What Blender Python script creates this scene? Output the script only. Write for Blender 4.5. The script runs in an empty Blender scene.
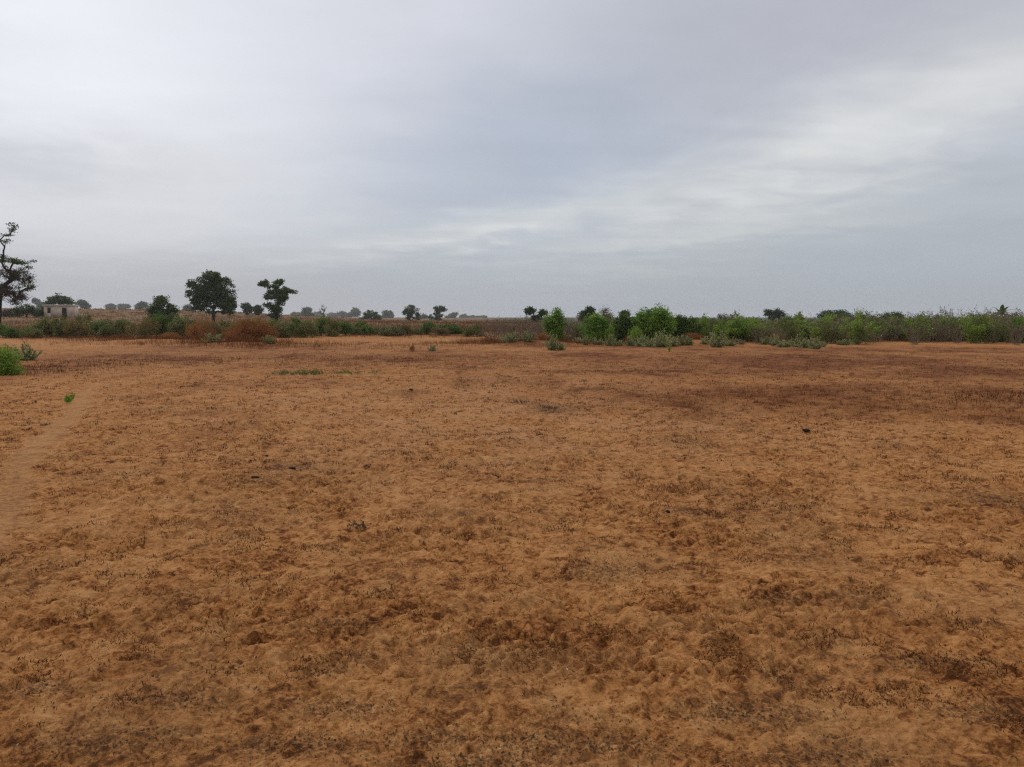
import bpy, math, random
import numpy as np
from mathutils import Vector

C = bpy.context.scene.collection
PI = math.pi
R = math.radians
FPX, CX, CY, HOR = 773.0, 512.0, 383.5, 317.0
PITCH = math.atan((CY - HOR) / FPX)
EYE = 1.6

# ------------------------------------------------------------------ noise
def _h(ix, iy, s):
    n = (ix.astype(np.int64) * 374761393 + iy.astype(np.int64) * 668265263 + s * 2147001325) & 0xFFFFFFFF
    n = ((n ^ (n >> 13)) * 1274126177) & 0xFFFFFFFF
    n = ((n ^ (n >> 16)) * 2246822519) & 0xFFFFFFFF
    return (n ^ (n >> 15)) & 0xFFFFFFFF

def gnoise(x, y, s=0):
    x = np.asarray(x, float); y = np.asarray(y, float)
    ix = np.floor(x); iy = np.floor(y)
    fx = x - ix; fy = y - iy
    u = fx*fx*fx*(fx*(fx*6-15)+10); v = fy*fy*fy*(fy*(fy*6-15)+10)
    def g(ax, ay):
        a = _h(ix+ax, iy+ay, s) * (2*PI/4294967296.0)
        return np.cos(a)*(fx-ax) + np.sin(a)*(fy-ay)
    a = g(0,0); b = g(1,0); c = g(0,1); d = g(1,1)
    return 1.5*((a+(b-a)*u) + ((c+(d-c)*u) - (a+(b-a)*u))*v)

def fbm(x, y, s=0, o=4):
    r = 0; a = 1.0; t = 0
    for k in range(o):
        r = r + a*gnoise(x*2**k + 17.3*k, y*2**k - 9.1*k, s+k); t += a; a *= .5
    return r/t*1.3

def sstep(a, b, x):
    t = np.clip((x-a)/(b-a), 0, 1); return t*t*(3-2*t)

# ------------------------------------------------------------------ photo coordinates to places on the ground
def ray(px, py):
    dx = (px-CX)/FPX; dy = (CY-py)/FPX
    return np.array([dx, math.cos(PITCH)+dy*math.sin(PITCH), -math.sin(PITCH)+dy*math.cos(PITCH)])
def on_ground(px, py):
    d = ray(px, py); t = -EYE/d[2]
    return d[0]*t, d[1]*t
def at_dist(px, Y):
    d = ray(px, 322); return d[0]/d[1]*Y, Y

# ------------------------------------------------------------------ terrain
PATH = [on_ground(*p) for p in ((118,368),(104,375),(92,388),(72,415),(48,440),(26,462),(8,500),(-18,545),(-70,600),(-140,660),(-260,767))]
def seg_dist(x, y, pts):
    d = np.full(np.shape(x), 1e9)
    for (ax, ay), (bx, by) in zip(pts[:-1], pts[1:]):
        vx, vy = bx-ax, by-ay
        t = np.clip(((x-ax)*vx+(y-ay)*vy)/(vx*vx+vy*vy), 0, 1)
        d = np.minimum(d, np.hypot(x-ax-t*vx, y-ay-t*vy))
    return d
def blob(x, y, px, py, rx, ry, a=0.0):
    cx, cy = on_ground(px, py)
    return np.exp(-(((x-cx)/rx)**2 + ((y-cy)/ry)**2))
def base_height(x, y):
    x = np.asarray(x, float); y = np.asarray(y, float)
    r = np.hypot(x, y); az = np.degrees(np.arctan2(x, y))
    rise = 4.4*sstep(120, 330, r)*sstep(-6, -26, az)*sstep(-120, -60, az)
    z = rise + 0.07*gnoise(x/9, y/9, 5)*sstep(3, 12, r) + 0.35*gnoise(x/70, y/70, 9)*sstep(60, 160, r)
    # low earth banks under the thicket and around the dry brush
    for px, py, rx, ry, hh in ((540,345,2.2,2.0,.28),(695,344,2.4,1.8,.26),(250,346,3.2,2.0,.25),(160,343,4.0,2.2,.22),(620,340,6,2.5,.12),(880,341,8,2.5,.10)):
        z = z + hh*blob(x, y, px, py, rx, ry)
    return z
def path_mask(x, y):
    w = 0.15 + 0.05*gnoise(x/1.3, y/1.3, 31) + .09*gnoise(x/.3, y/.3, 32)
    return sstep(1.7, .5, seg_dist(x, y, PATH)/w)*sstep(23.5, 17, np.hypot(x, y))
def pits(x, y, cell, seed):
    ix = np.floor(x/cell); iy = np.floor(y/cell); z = 0
    for di in (-1, 0, 1):
        for dj in (-1, 0, 1):
            a = ix+di; b = iy+dj
            def hv(k): return _h(a, b, seed+k)/4294967296.0
            px = (a+.15+.7*hv(0))*cell; py = (b+.15+.7*hv(1))*cell; th = hv(2)*PI; r = cell*(.2+.22*hv(3)); on = hv(4) < .62; dep = .4+.9*hv(5)
            dx = (x-px)*np.cos(th)+(y-py)*np.sin(th); dy = -(x-px)*np.sin(th)+(y-py)*np.cos(th)
            d = np.sqrt((dx/r)**2+(dy/(r*.65))**2)
            z = z + on*dep*(-np.exp(-(d/.95)**3) + .45*np.exp(-((d-1.45)*2.4)**2))
    return z
def micro(x, y):
    r = np.hypot(x, y)
    sp = np.maximum(r*.0024, r*r*0.00004+.004)
    def f(wl): return np.clip((wl/sp-2.0)/2.0, 0, 1)
    wx = x + .05*gnoise(x/.21, y/.21, 71); wy = y + .05*gnoise(x/.21, y/.21, 72)
    pm = 1-.5*path_mask(x, y)
    patch = .55+.6*sstep(-.25, .35, gnoise(x/1.1, y/1.1, 44))
    z = .026*gnoise(x/.85, y/.85, 11)*f(.85)
    z = z + .026*(np.abs(gnoise(wx/.30, wy/.26, 12))-.25)*f(.3)*patch
    z = z + .044*(np.abs(gnoise(wx/.15, wy/.13, 13))-.25)*f(.14)*patch
    z = z + .031*(np.abs(gnoise(wx/.08, wy/.07, 14))-.25)*f(.075)*patch
    z = z + .007*gnoise(x/.034, y/.034, 15)*f(.034)
    z = z + (.017*pits(wx, wy, .19, 200)*f(.13) + .009*pits(wx+.4, wy+.7, .10, 300)*f(.07))*patch
    return z*pm
def ground_z(x, y):
    return float(base_height(x, y) + micro(np.asarray(x, float), np.asarray(y, float)))

# ------------------------------------------------------------------ mesh helpers
def mesh_np(name, V, Fs, mat, tint=None, smooth=False, parent=None, attrs=None):
    me = bpy.data.meshes.new(name)
    V = np.asarray(V, np.float32)
    Fs = [np.asarray(F, np.int32) for F in Fs if len(F)]
    me.vertices.add(len(V)); me.vertices.foreach_set('co', V.ravel())
    tot = np.concatenate([np.full(len(F), F.shape[1], np.int32) for F in Fs])
    idx = np.concatenate([F.ravel() for F in Fs])
    me.loops.add(len(idx)); me.loops.foreach_set('vertex_index', idx)
    me.polygons.add(len(tot))
    me.polygons.foreach_set('loop_start', np.concatenate([[0], np.cumsum(tot)[:-1]]).astype(np.int32))
    me.polygons.foreach_set('loop_total', tot)
    if smooth: me.polygons.foreach_set('use_smooth', np.ones(len(tot), bool))
    me.update(calc_edges=True)
    if tint is not None:
        a = me.attributes.new('tint', 'FLOAT', 'FACE'); a.data.foreach_set('value', np.asarray(tint, np.float32))
    for k, v in (attrs or {}).items():
        a = me.attributes.new(k, 'FLOAT', 'POINT'); a.data.foreach_set('value', np.asarray(v, np.float32))
    me.materials.append(mat)
    o = bpy.data.objects.new(name, me); C.objects.link(o)
    if parent is not None: o.parent = parent
    return o

class Tubes:
    def __init__(s): s.V = []; s.Q = []; s.n = 0
    def add(s, pts, rad, k=5):
        P = np.asarray(pts, float); rad = np.asarray(rad, float)
        T = np.gradient(P, axis=0); T /= np.linalg.norm(T, axis=1)[:, None]+1e-9
        up = np.array([0,0,1.]) if abs(T[0][2]) < .9 else np.array([1.,0,0])
        A = np.cross(T, up); A /= np.linalg.norm(A, axis=1)[:, None]+1e-9
        B = np.cross(T, A)
        a = np.arange(k)*2*PI/k
        ring = P[:,None,:] + rad[:,None,None]*(np.cos(a)[None,:,None]*A[:,None,:] + np.sin(a)[None,:,None]*B[:,None,:])
        m = len(P); s.V.append(ring.reshape(-1,3))
        i = np.arange(m-1)[:,None]*k; j = np.arange(k)[None,:]; jn = (j+1) % k
        s.Q.append((np.stack([i+j, i+jn, i+k+jn, i+k+j], -1).reshape(-1,4))+s.n)
        s.n += m*k
    def build(s, name, mat, parent):
        return mesh_np(name, np.concatenate(s.V), [np.concatenate(s.Q)], mat, smooth=True, parent=parent)

def leaf_quads(rs, P, L, W, up=.35, droop=0.0, dirs=None):
    """pointed leaves, one folded kite (two triangles) each"""
    n = len(P)
    D = rs.normal(size=(n,3)); D[:,2] = D[:,2]*.7+up
    if dirs is not None: D = D*.6 + dirs
    D /= np.linalg.norm(D, axis=1)[:,None]
    S = np.cross(D, rs.normal(size=(n,3))); S /= np.linalg.norm(S, axis=1)[:,None]+1e-9
    N = np.cross(D, S)
    l = (L*rs.uniform(.65, 1.3, n))[:,None]; w = (W*rs.uniform(.7, 1.25, n))[:,None]
    a = P; b = P + D*l*.5 + S*w*.5 + N*w*.15; c = P + D*l; d = P + D*l*.5 - S*w*.5 + N*w*.15
    V = np.stack([a,b,c,d], 1).reshape(-1,3)
    i = np.arange(n)[:,None]*4
    F = np.concatenate([i+[[0,1,2]], i+[[0,2,3]]], 1).reshape(-1,3)
    return V, F

# ------------------------------------------------------------------ materials
def new_mat(name):
    m = bpy.data.materials.new(name); m.use_nodes = True
    nt = m.node_tree; nt.nodes.clear()
    return m, nt, nt.nodes, nt.links
def ramp(nt, fac, stops):
    n = nt.nodes.new('ShaderNodeValToRGB'); e = n.color_ramp.elements
    while len(e) > len(stops): e.remove(e[-1])
    while len(e) < len(stops): e.new(1)
    for q, (p, c) in zip(e, stops):
        q.position = p; q.color = (*c, 1) if len(c) == 3 else c
    nt.links.new(fac, n.inputs[0]); return n.outputs[0]
def noise(nt, vec, scale, detail=4, rough=.55, dist=0.0):
    n = nt.nodes.new('ShaderNodeTexNoise'); n.inputs['Scale'].default_value = scale; n.inputs['Detail'].default_value = detail
    n.inputs['Roughness'].default_value = rough; n.inputs['Distortion'].default_value = dist
    if vec is not None: nt.links.new(vec, n.inputs['Vector'])
    return n.outputs['Fac']
def mixc(nt, fac, a, b, mode='MIX'):
    n = nt.nodes.new('ShaderNodeMix'); n.data_type = 'RGBA'; n.blend_type = mode
    for i, v in ((0, fac), (6, a), (7, b)):
        if hasattr(v, 'is_linked'): nt.links.new(v, n.inputs[i])
        elif i == 0: n.inputs[0].default_value = v
        else: n.inputs[i].default_value = (*v, 1)
    return n.outputs[2]
def math_n(nt, op, a, b=None, c=None):
    n = nt.nodes.new('ShaderNodeMath'); n.operation = op
    for i, v in enumerate((a, b, c)):
        if v is None: continue
        if hasattr(v, 'is_linked'): nt.links.new(v, n.inputs[i])
        else: n.inputs[i].default_value = v
    return n.outputs[0]
def attr(nt, name):
    n = nt.nodes.new('ShaderNodeAttribute'); n.attribute_name = name; return n.outputs['Fac']

def leaf_mat(name, stops, transl=.3, rough=.55, spec=.25):
    m, nt, N, Lk = new_mat(name)
    info = N.new('ShaderNodeObjectInfo')
    t = math_n(nt, 'ADD', attr(nt, 'tint'), math_n(nt, 'MULTIPLY_ADD', info.outputs['Random'], .24, -.12))
    col = ramp(nt, t, stops)
    p = N.new('ShaderNodeBsdfPrincipled'); Lk.new(col, p.inputs['Base Color']); p.inputs['Roughness'].default_value = rough
    p.inputs['Specular IOR Level'].default_value = spec
    tr = N.new('ShaderNodeBsdfTranslucent'); Lk.new(col, tr.inputs['Color'])
    mx = N.new('ShaderNodeMixShader'); mx.inputs[0].default_value = transl
    Lk.new(p.outputs[0], mx.inputs[1]); Lk.new(tr.outputs[0], mx.inputs[2])
    o = N.new('ShaderNodeOutputMaterial'); Lk.new(mx.outputs[0], o.inputs['Surface'])
    return m
def rough_mat(name, c1, c2, scale=8, bump=.3):
    m, nt, N, Lk = new_mat(name)
    tc = N.new('ShaderNodeTexCoord')
    f = noise(nt, tc.outputs['Object'], scale, 6, .65)
    col = ramp(nt, f, [(.3, c1), (.7, c2)])
    p = N.new('ShaderNodeBsdfPrincipled'); Lk.new(col, p.inputs['Base Color']); p.inputs['Roughness'].default_value = .9
    p.inputs['Specular IOR Level'].default_value = .15
    b = N.new('ShaderNodeBump'); b.inputs['Strength'].default_value = bump; b.inputs['Distance'].default_value = .03
    Lk.new(f, b.inputs['Height']); Lk.new(b.outputs[0], p.inputs['Normal'])
    o = N.new('ShaderNodeOutputMaterial'); Lk.new(p.outputs[0], o.inputs['Surface'])
    return m

M = {}
M['tree'] = leaf_mat('dark_tree_leaves', [(0,(0.0225,0.0425,0.0075)),(.55,(0.0525,0.0925,0.0175)),(1,(0.1125,0.1688,0.0375))], .32)
M['tree2'] = leaf_mat('mid_tree_leaves', [(0,(.035,.068,.010)),(.55,(.088,.150,.022)),(1,(.17,.24,.046))], .36)
M['green'] = leaf_mat('bright_bush_leaves', [(0,(.060,.125,.012)),(.5,(.155,.285,.028)),(1,(.29,.42,.07))], .42)
M['yellowgreen'] = leaf_mat('yellow_green_leaves', [(0,(.085,.150,.016)),(.5,(.19,.29,.033)),(1,(.31,.40,.075))], .42)
M['olive'] = leaf_mat('olive_shrub_leaves', [(0,(0.0624,0.0660,0.0168)),(.5,(0.1380,0.1416,0.0360)),(1,(0.2520,0.2280,0.0720))], .3)
M['pale'] = leaf_mat('grey_green_leaves', [(0,(.11,.12,.04)),(.5,(.24,.25,.095)),(1,(.38,.38,.19))], .32)
M['rust'] = leaf_mat('dry_rust_leaves', [(0,(.13,.048,.016)),(.5,(.28,.112,.038)),(1,(.42,.21,.085))], .32, .85, .1)
M['brownleaf'] = leaf_mat('dry_brown_leaves', [(0,(.045,.028,.018)),(.5,(.11,.072,.045)),(1,(.21,.145,.095))], .25, .8)
M['stalkleaf'] = leaf_mat('mixed_stalk_leaves', [(0,(.070,.105,.018)),(.5,(.145,.185,.036)),(.75,(.22,.18,.065)),(1,(.32,.235,.11))], .38, .7)
M['deadleaf'] = leaf_mat('dead_red_brown_leaves', [(0,(.045,.020,.012)),(.5,(.10,.046,.027)),(1,(.19,.10,.06))], .2, .85, .1)
M['mixed'] = leaf_mat('half_dry_shrub_leaves', [(0,(0.0825,0.0638,0.0198)),(.5,(0.1650,0.1232,0.0396)),(1,(0.2750,0.2090,0.0825))], .3, .7)
M['straw'] = leaf_mat('dry_grass_blades', [(0,(.060,.019,.006)),(.18,(.100,.034,.011)),(.5,(.165,.066,.022)),(1,(.29,.155,.06))], .2, .9, .05)
M['litter'] = leaf_mat('scattered_litter', [(0,(.030,.018,.010)),(.45,(.065,.034,.016)),(.72,(.12,.06,.024)),(.93,(.27,.15,.065)),(1,(.62,.58,.5))], .05, .9, .03)
M['bark'] = rough_mat('grey_brown_bark', (.025,.018,.014), (.075,.055,.042), 6)
M['darkbark'] = rough_mat('dark_bark', (.016,.011,.009), (.05,.035,.027), 6)
M['stalk'] = rough_mat('dry_stalks', (.12,.088,.06), (.33,.26,.18), 20)
M['rusttwig'] = rough_mat('rusty_twigs', (.07,.028,.014), (.20,.085,.038), 20)
M['greenstem'] = rough_mat('green_stems', (.05,.06,.03), (.12,.13,.07), 20)
M['dung'] = rough_mat('dry_dung', (.012,.008,.006), (.05,.033,.022), 60, .9)
M['plaster'] = rough_mat('weathered_cement_wall', (.34,.245,.18), (.66,.54,.43), 1.1, .3)
M['paleslab'] = rough_mat('pale_roof_slab', (.55,.49,.42), (.74,.68,.60), 3, .1)
M['openshade'] = rough_mat('painted_opening_shade', (.012,.010,.009), (.03,.025,.02), 5, .1)  # near-black colour stands in for the unlit inside of the hut openings

# ------------------------------------------------------------------ ground
def ground_mat():
    m, nt, N, Lk = new_mat('red_sandy_soil')
    geo = N.new('ShaderNodeNewGeometry'); pos = geo.outputs['Position']
    big = noise(nt, pos, .55, 5, .6)
    med = noise(nt, pos, 2.6, 6, .62, .4)
    fin = noise(nt, pos, 9, 6, .68, .8)
    clump = noise(nt, pos, 21, 5, .66, 1.0)
    grain = noise(nt, pos, 70, 4, .7)
    # light loose sand over darker, redder crust
    f = math_n(nt, 'ADD', math_n(nt, 'MULTIPLY', fin, .52), math_n(nt, 'MULTIPLY', med, .12))
    f = math_n(nt, 'ADD', f, math_n(nt, 'MULTIPLY', clump, .36))
    f = math_n(nt, 'ADD', f, math_n(nt, 'MULTIPLY_ADD', big, .11, -.055))
    f = math_n(nt, 'ADD', f, math_n(nt, 'MULTIPLY_ADD', grain, .26, -.13))
    f = math_n(nt, 'SUBTRACT', f, math_n(nt, 'MULTIPLY', attr(nt, 'litter'), .05))
    col = ramp(nt, f, [(.38,(.068,.020,.0042)),(.422,(.140,.045,.0098)),(.458,(.240,.090,.0235)),(.498,(.330,.138,.041)),(.558,(.415,.192,.065)),(.67,(.48,.25,.097))])
    hue = noise(nt, pos, 1.1, 4, .6)
    col = mixc(nt, math_n(nt, 'MULTIPLY', ramp(nt, hue, [(.45,(0,0,0)),(.7,(1,1,1))]), .35), col, (.31,.168,.070))
    col = mixc(nt, math_n(nt, 'MULTIPLY', ramp(nt, noise(nt, pos, .8, 4, .6), [(.52,(0,0,0)),(.74,(1,1,1))]), .3), col, (.21,.072,.020))
    col = mixc(nt, math_n(nt, 'MULTIPLY', attr(nt, 'pale'), ramp(nt, fin, [(.36,(.1,.1,.1)),(.6,(.75,.75,.75))])), col, (.40,.205,.092))
    # red dry-grass ground
    rm = math_n(nt, 'MULTIPLY', attr(nt, 'red'), math_n(nt, 'MULTIPLY_ADD', clump, 1.1, .35))
    redc = ramp(nt, med, [(.3,(.068,.020,.0065)),(.55,(.145,.046,.0135)),(.75,(.25,.100,.032))])
    col = mixc(nt, rm, col, redc)
    # far field of dry ochre grass
    far = ramp(nt, noise(nt, pos, .06, 6, .65), [(.3,(.085,.045,.018)),(.5,(.14,.076,.030)),(.7,(.19,.11,.047))])
    scrub = ramp(nt, noise(nt, pos, .12, 6, .65), [(.35,(.035,.045,.018)),(.6,(.08,.07,.032))])
    far = mixc(nt, attr(nt, 'scrub'), far, scrub)
    col = mixc(nt, attr(nt, 'far'), col, far)
    # trodden path
    pc = ramp(nt, clump, [(.3,(.28,.137,.052)),(.7,(.40,.215,.092))])
    col = mixc(nt, math_n(nt, 'MULTIPLY', attr(nt, 'path'), .5), col, pc)
    # dark leaf-litter and ash patches
    dm = math_n(nt, 'MULTIPLY', attr(nt, 'dark'), ramp(nt, noise(nt, pos, 48, 5, .75), [(.44,(0,0,0)),(.58,(1,1,1))]))
    col = mixc(nt, math_n(nt, 'MULTIPLY', dm, .8), col, (.055,.030,.016))
    p = N.new('ShaderNodeBsdfPrincipled'); Lk.new(col, p.inputs['Base Color']); p.inputs['Roughness'].default_value = .95
    p.inputs['Specular IOR Level'].default_value = .1
    b = N.new('ShaderNodeBump'); b.inputs['Strength'].default_value = .9; b.inputs['Distance'].default_value = .02
    hgt = math_n(nt, 'ADD', math_n(nt, 'MULTIPLY', noise(nt, pos, 45, 6, .7), .8), math_n(nt, 'MULTIPLY', clump, 1.2))
    Lk.new(hgt, b.inputs['Height']); Lk.new(b.outputs[0], p.inputs['Normal'])
    o = N.new('ShaderNodeOutputMaterial'); Lk.new(p.outputs[0], o.inputs['Surface'])
    return m

DARK = [(300,742,.35,.10),(345,705,.25,.10),(535,742,.35,.10),(180,703,.25,.09),(150,735,.2,.07),(745,712,.35,.13),(985,715,.25,.10),(335,625,.2,.12),
        (690,512,.22,.20),(610,572,.35,.2),(1000,497,.45,.4),(255,482,.35,.35),(292,470,.35,.35),(780,598,.18,.1),(90,745,.3,.1),(430,735,.25,.1),(820,760,.3,.08),(930,665,.2,.1),
        (610,745,.3,.1),(480,760,.4,.08),(690,440,.5,.5),(560,408,.5,.6),(860,600,.2,.1),(40,690,.2,.1)]
def dark_mask(x, y):
    d = 0
    for px, py, rx, ry in DARK: d = np.maximum(d, blob(x, y, px, py, rx*1.0, ry*1.0))
    n = sstep(.15, .55, gnoise(x/.35, y/.28, 60))*sstep(4.8, 3.0, np.hypot(x, y))*.55 + sstep(.3, .6, gnoise(x/1.4, y/1.0, 61))*.45*sstep(10, 5, np.hypot(x, y))
    return np.clip(np.maximum(d, n), 0, 1)
RED = [(830,393,5.6,3.0,1.1),(1010,400,3.0,3.0,.9),(850,362,12,9,1.0),(960,370,8,7,.9),(600,356,9,6,.8),(420,358,7,7,.8),(330,366,5,4,.5),(140,357,6,5,.9),(250,350,7,5,.75),(60,366,3,4,.7),(700,382,3,1.5,.5),
       (520,380,4,1.4,.35),(300,385,3.5,1.2,.35),(860,350,14,5,.8),(640,347,9,3,.9),(540,346,4,3,.9),(20,372,2.5,2.5,.7)]
def red_mask(x, y):
    d = 0
    for px, py, rx, ry, a in RED: d = np.maximum(d, a*blob(x, y, px, py, rx, ry))
    n = gnoise(x/2.6, y/3.5, 50)*.6+gnoise(x/.9, y/1.2, 51)*.4
    return np.clip(d*(.95+.9*n) + .35*sstep(.15, .5, n)*sstep(6, 14, np.hypot(x, y)), 0, 1)

def make_ground():
    front = np.arange(-46, 46.001, .11); back = np.arange(50, 310.001, 4.0)
    ang = np.radians(np.concatenate([front, back])); na = len(ang)
    rr = [.25]
    while rr[-1] < 3000:
        r = rr[-1]; rr.append(r + (.02*r if r < 1.9 else .0029*r if r < 28 else min(.03*r, .0029*28+.02*(r-28)+.02)))
    rr = np.array(rr); nr = len(rr)
    A, Rr = np.meshgrid(ang, rr)
    X = np.sin(A)*Rr; Y = np.cos(A)*Rr
    fm = (Rr < 60) & (np.abs(((A+PI) % (2*PI))-PI) < R(47))
    Z = base_height(X, Y); Z[fm] += micro(X[fm], Y[fm])
    V = np.stack([X, Y, Z], -1).reshape(-1,3)
    i = np.arange(nr-1)[:,None]*na; j = np.arange(na)[None,:]; jn = (j+1) % na
    Q = np.stack([i+j, i+na+j, i+na+jn, i+jn], -1).reshape(-1,4)
    V = np.concatenate([V, [[0,0,base_height(0,0)]]]); c = len(V)-1
    T = np.stack([np.full(na, c), np.arange(na), (np.arange(na)+1) % na], -1)
    x, y = V[:,0], V[:,1]; r = np.hypot(x, y)
    at = {'path': path_mask(x, y), 'dark': dark_mask(x, y), 'red': red_mask(x, y), 'far': sstep(62, 85, r), 'scrub': sstep(-3, 1, np.degrees(np.arctan2(x, y)))*sstep(70, 100, r),
          'litter': np.clip(gnoise(x/.45, y/.4, 21)+.3*gnoise(x/.15, y/.13, 22), -1, 1)*sstep(14, 5, r)}
    at['pale'] = np.clip(sum(a*blob(x, y, px, py, rx, ry) for px, py, rx, ry, a in ((450,398,4.5,5,.6),(560,388,4,4,.55),(640,366,5,3,.35),(330,400,3,3,.4),(540,425,3,3,.5),(420,450,2.5,2.2,.4),(760,425,3,2.5,.35),(120,346,5,1.6,.6),(330,351,5,1.0,.5),(640,354,5,1.0,.5),(870,347,5,.8,.5),(95,368,2.0,1.0,.5),(480,480,1.6,1.4,.3)))*(.7+.8*gnoise(x/1.2, y/1.6, 95)), 0, 1)
    # pale bare track in front of the left shrubs
    for px, py, rx, ry, a in ((60,341,7,3.5,.9),(460,339,4,5,.7),(350,343,9,1.5,.5),(850,344,4,1.0,.4),(200,362,3,.8,.35)):
        at['path'] = np.maximum(at['path'], a*blob(x, y, px, py, rx, ry)*(.6+.5*gnoise(x/1.5, y/2, 77)))
    o = mesh_np('ground', V, [Q, T], ground_mat(), smooth=True, attrs=at)
    o['kind'] = 'structure'
make_ground()

# ------------------------------------------------------------------ dry grass and litter (nobody could count them)
rs = np.random.RandomState(4)
def fan(n, r0, r1, half=46):
    a = np.radians(rs.uniform(-half, half, n)); u = rs.uniform(size=n)
    r = r0*(r1/r0)**u
    return np.sin(a)*r, np.cos(a)*r, r
def zz(x, y): return base_height(x, y)+micro(x, y)

def grass_object(name, label, sets, mat):
    Vs, Fs, Ts = [], [], []; n0 = 0
    for (x, y, h, w, lean, nb, spread, tone) in sets:
        n = len(x)
        bx = np.repeat(x, nb)+rs.normal(0, 1, n*nb)*np.repeat(spread, nb); by = np.repeat(y, nb)+rs.normal(0, 1, n*nb)*np.repeat(spread, nb)
        bz = zz(bx, by)-.004
        hh = np.repeat(h, nb)*rs.uniform(.5, 1.25, n*nb); ww = np.repeat(w, nb)*rs.uniform(.7, 1.3, n*nb)
        a = rs.uniform(0, 2*PI, n*nb); le = rs.uniform(.1, 1, n*nb)*lean
        s = rs.uniform(0, PI, n*nb)
        B = np.stack([bx, by, bz], -1); S = np.stack([np.cos(s), np.sin(s), 0*s], -1)*ww[:,None]*.5
        Mi = B+np.stack([np.cos(a)*le*hh*.35, np.sin(a)*le*hh*.35, hh*.6], -1)
        Tp = B+np.stack([np.cos(a)*le*hh, np.sin(a)*le*hh, hh*(1-.35*le)], -1)
        V = np.stack([B-S, B+S, Mi+S*.7, Mi-S*.7, Tp], 1).reshape(-1,3); i = np.arange(n*nb)[:,None]*5+n0
        F = np.concatenate([i+[[0,1,2]], i+[[0,2,3]], i+[[3,2,4]]], 1).reshape(-1,3)
        n0 += n*nb*5; Vs.append(V); Fs.append(F)
        Ts.append(np.repeat(np.clip(np.repeat(tone, nb)+rs.normal(0, .16, n*nb), 0, 1), 3))
    o = mesh_np(name, np.concatenate(Vs), [np.concatenate(Fs)], mat, tint=np.concatenate(Ts))
    o['kind'] = 'stuff'; o['label'] = label; o['category'] = 'grass'
    return o
sets = []
x, y, r = fan(9000, 2.4, 12); k = (rs.uniform(size=len(x)) < .15+.6*sstep(0, .4, gnoise(x/.7, y/.6, 80)))&(path_mask(x, y) < .3); x, y, r = x[k], y[k], r[k]
sets.append((x, y, rs.uniform(.008, .025, len(x)), np.full(len(x), .0022), 2.2, 4, np.full(len(x), .012), np.full(len(x), .33)))
x, y, r = fan(30000, 9, 60); rm = red_mask(x, y); k = (rs.uniform(size=len(x)) < .10+.75*rm)&(path_mask(x, y) < .3); x, y, r, rm = x[k], y[k], r[k], rm[k]
sets.append((x, y, rs.uniform(.02, .07, len(x))*(1+.5*rm), .003+r*.00012, 1.2, 7, .02+r*.0012, .38-.12*rm))
x, y, r = fan(90000, 3.4, 34); cl = gnoise(x/.28, y/.3, 90)*.9+gnoise(x/1.9, y/1.9, 91)*.3
k = (rs.uniform(size=len(x)) < .05+.75*sstep(.05, .6, cl))&(path_mask(x, y) < .25); x, y, r = x[k], y[k], r[k]
sets.append((x, y, rs.uniform(.009, .034, len(x))*(.45+.6*np.minimum(r, 14)/7), .0028+r*.00036, 1.9, 7, .010+r*.0016, rs.uniform(.0, .36, len(x))))
grass_object('dry_grass', 'short reddish brown dead grass stubble over the red sand', sets, M['straw'])
sets = []
def patch(px, py, rx, ry, n, h0, h1, tone):
    cx, cy = on_ground(px, py)
    x = cx+rs.normal(0, rx*.6, n); y = cy+rs.normal(0, ry*.6, n)
    sets.append((x, y, rs.uniform(h0, h1, n), np.full(n, .008), 1.3, 9, np.full(n, .16), np.full(n, tone)))
for p in ((60,338,9,3,300,.15,.45,.5),(130,339,8,3,330,.15,.5,.42),(185,341,6,3,300,.2,.55,.4),(330,337,12,4,420,.12,.4,.5),(430,336,10,4,320,.12,.4,.5),(200,344,6,3,420,.15,.5,.35),(150,340,6,3,300,.15,.45,.45),(255,347,4,2,300,.2,.6,.3),(120,362,3.2,3,160,.05,.16,.2),(240,358,4,3,120,.05,.15,.25),
          (545,345,4,2.5,380,.1,.4,.3),(535,341,4,1.5,420,.25,.65,.4),(500,342,2,1.5,160,.2,.5,.4),(690,343,4,3,420,.15,.5,.28),(620,342,7,2,400,.1,.35,.25),(760,341,8,2,420,.1,.4,.3),(900,341,10,2,520,.1,.45,.35),
          (1000,342,6,2,320,.1,.45,.35),(410,347,4,3,120,.06,.2,.25),(380,362,4,3.5,120,.04,.13,.25),(350,344,6,3,160,.06,.18,.3),(1010,400,1.2,1.4,90,.05,.14,.22),(20,372,1.8,2,120,.05,.2,.2),
          (480,344,3,2,200,.1,.3,.35)):
    patch(*p)
grass_object('tall_dry_grass', 'knee high rusty dry grass along the foot of the shrubs', sets, M['straw'])
# yellow ochre grass on the rising field behind the left shrubs
sets = []
a = np.radians(rs.uniform(-36, 2, 5200)); r = 80*(330/80)**rs.uniform(size=5200); x, y = np.sin(a)*r, np.cos(a)*r
sets.append((x, y, rs.uniform(.25, .7, len(x)), .02+r*.0003, .8, 7, np.full(len(x), .5), rs.uniform(.3, .72, len(x))))
grass_object('ochre_field_grass', 'ochre dry grass on the field rising behind the shrubs', sets, M['straw'])

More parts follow.
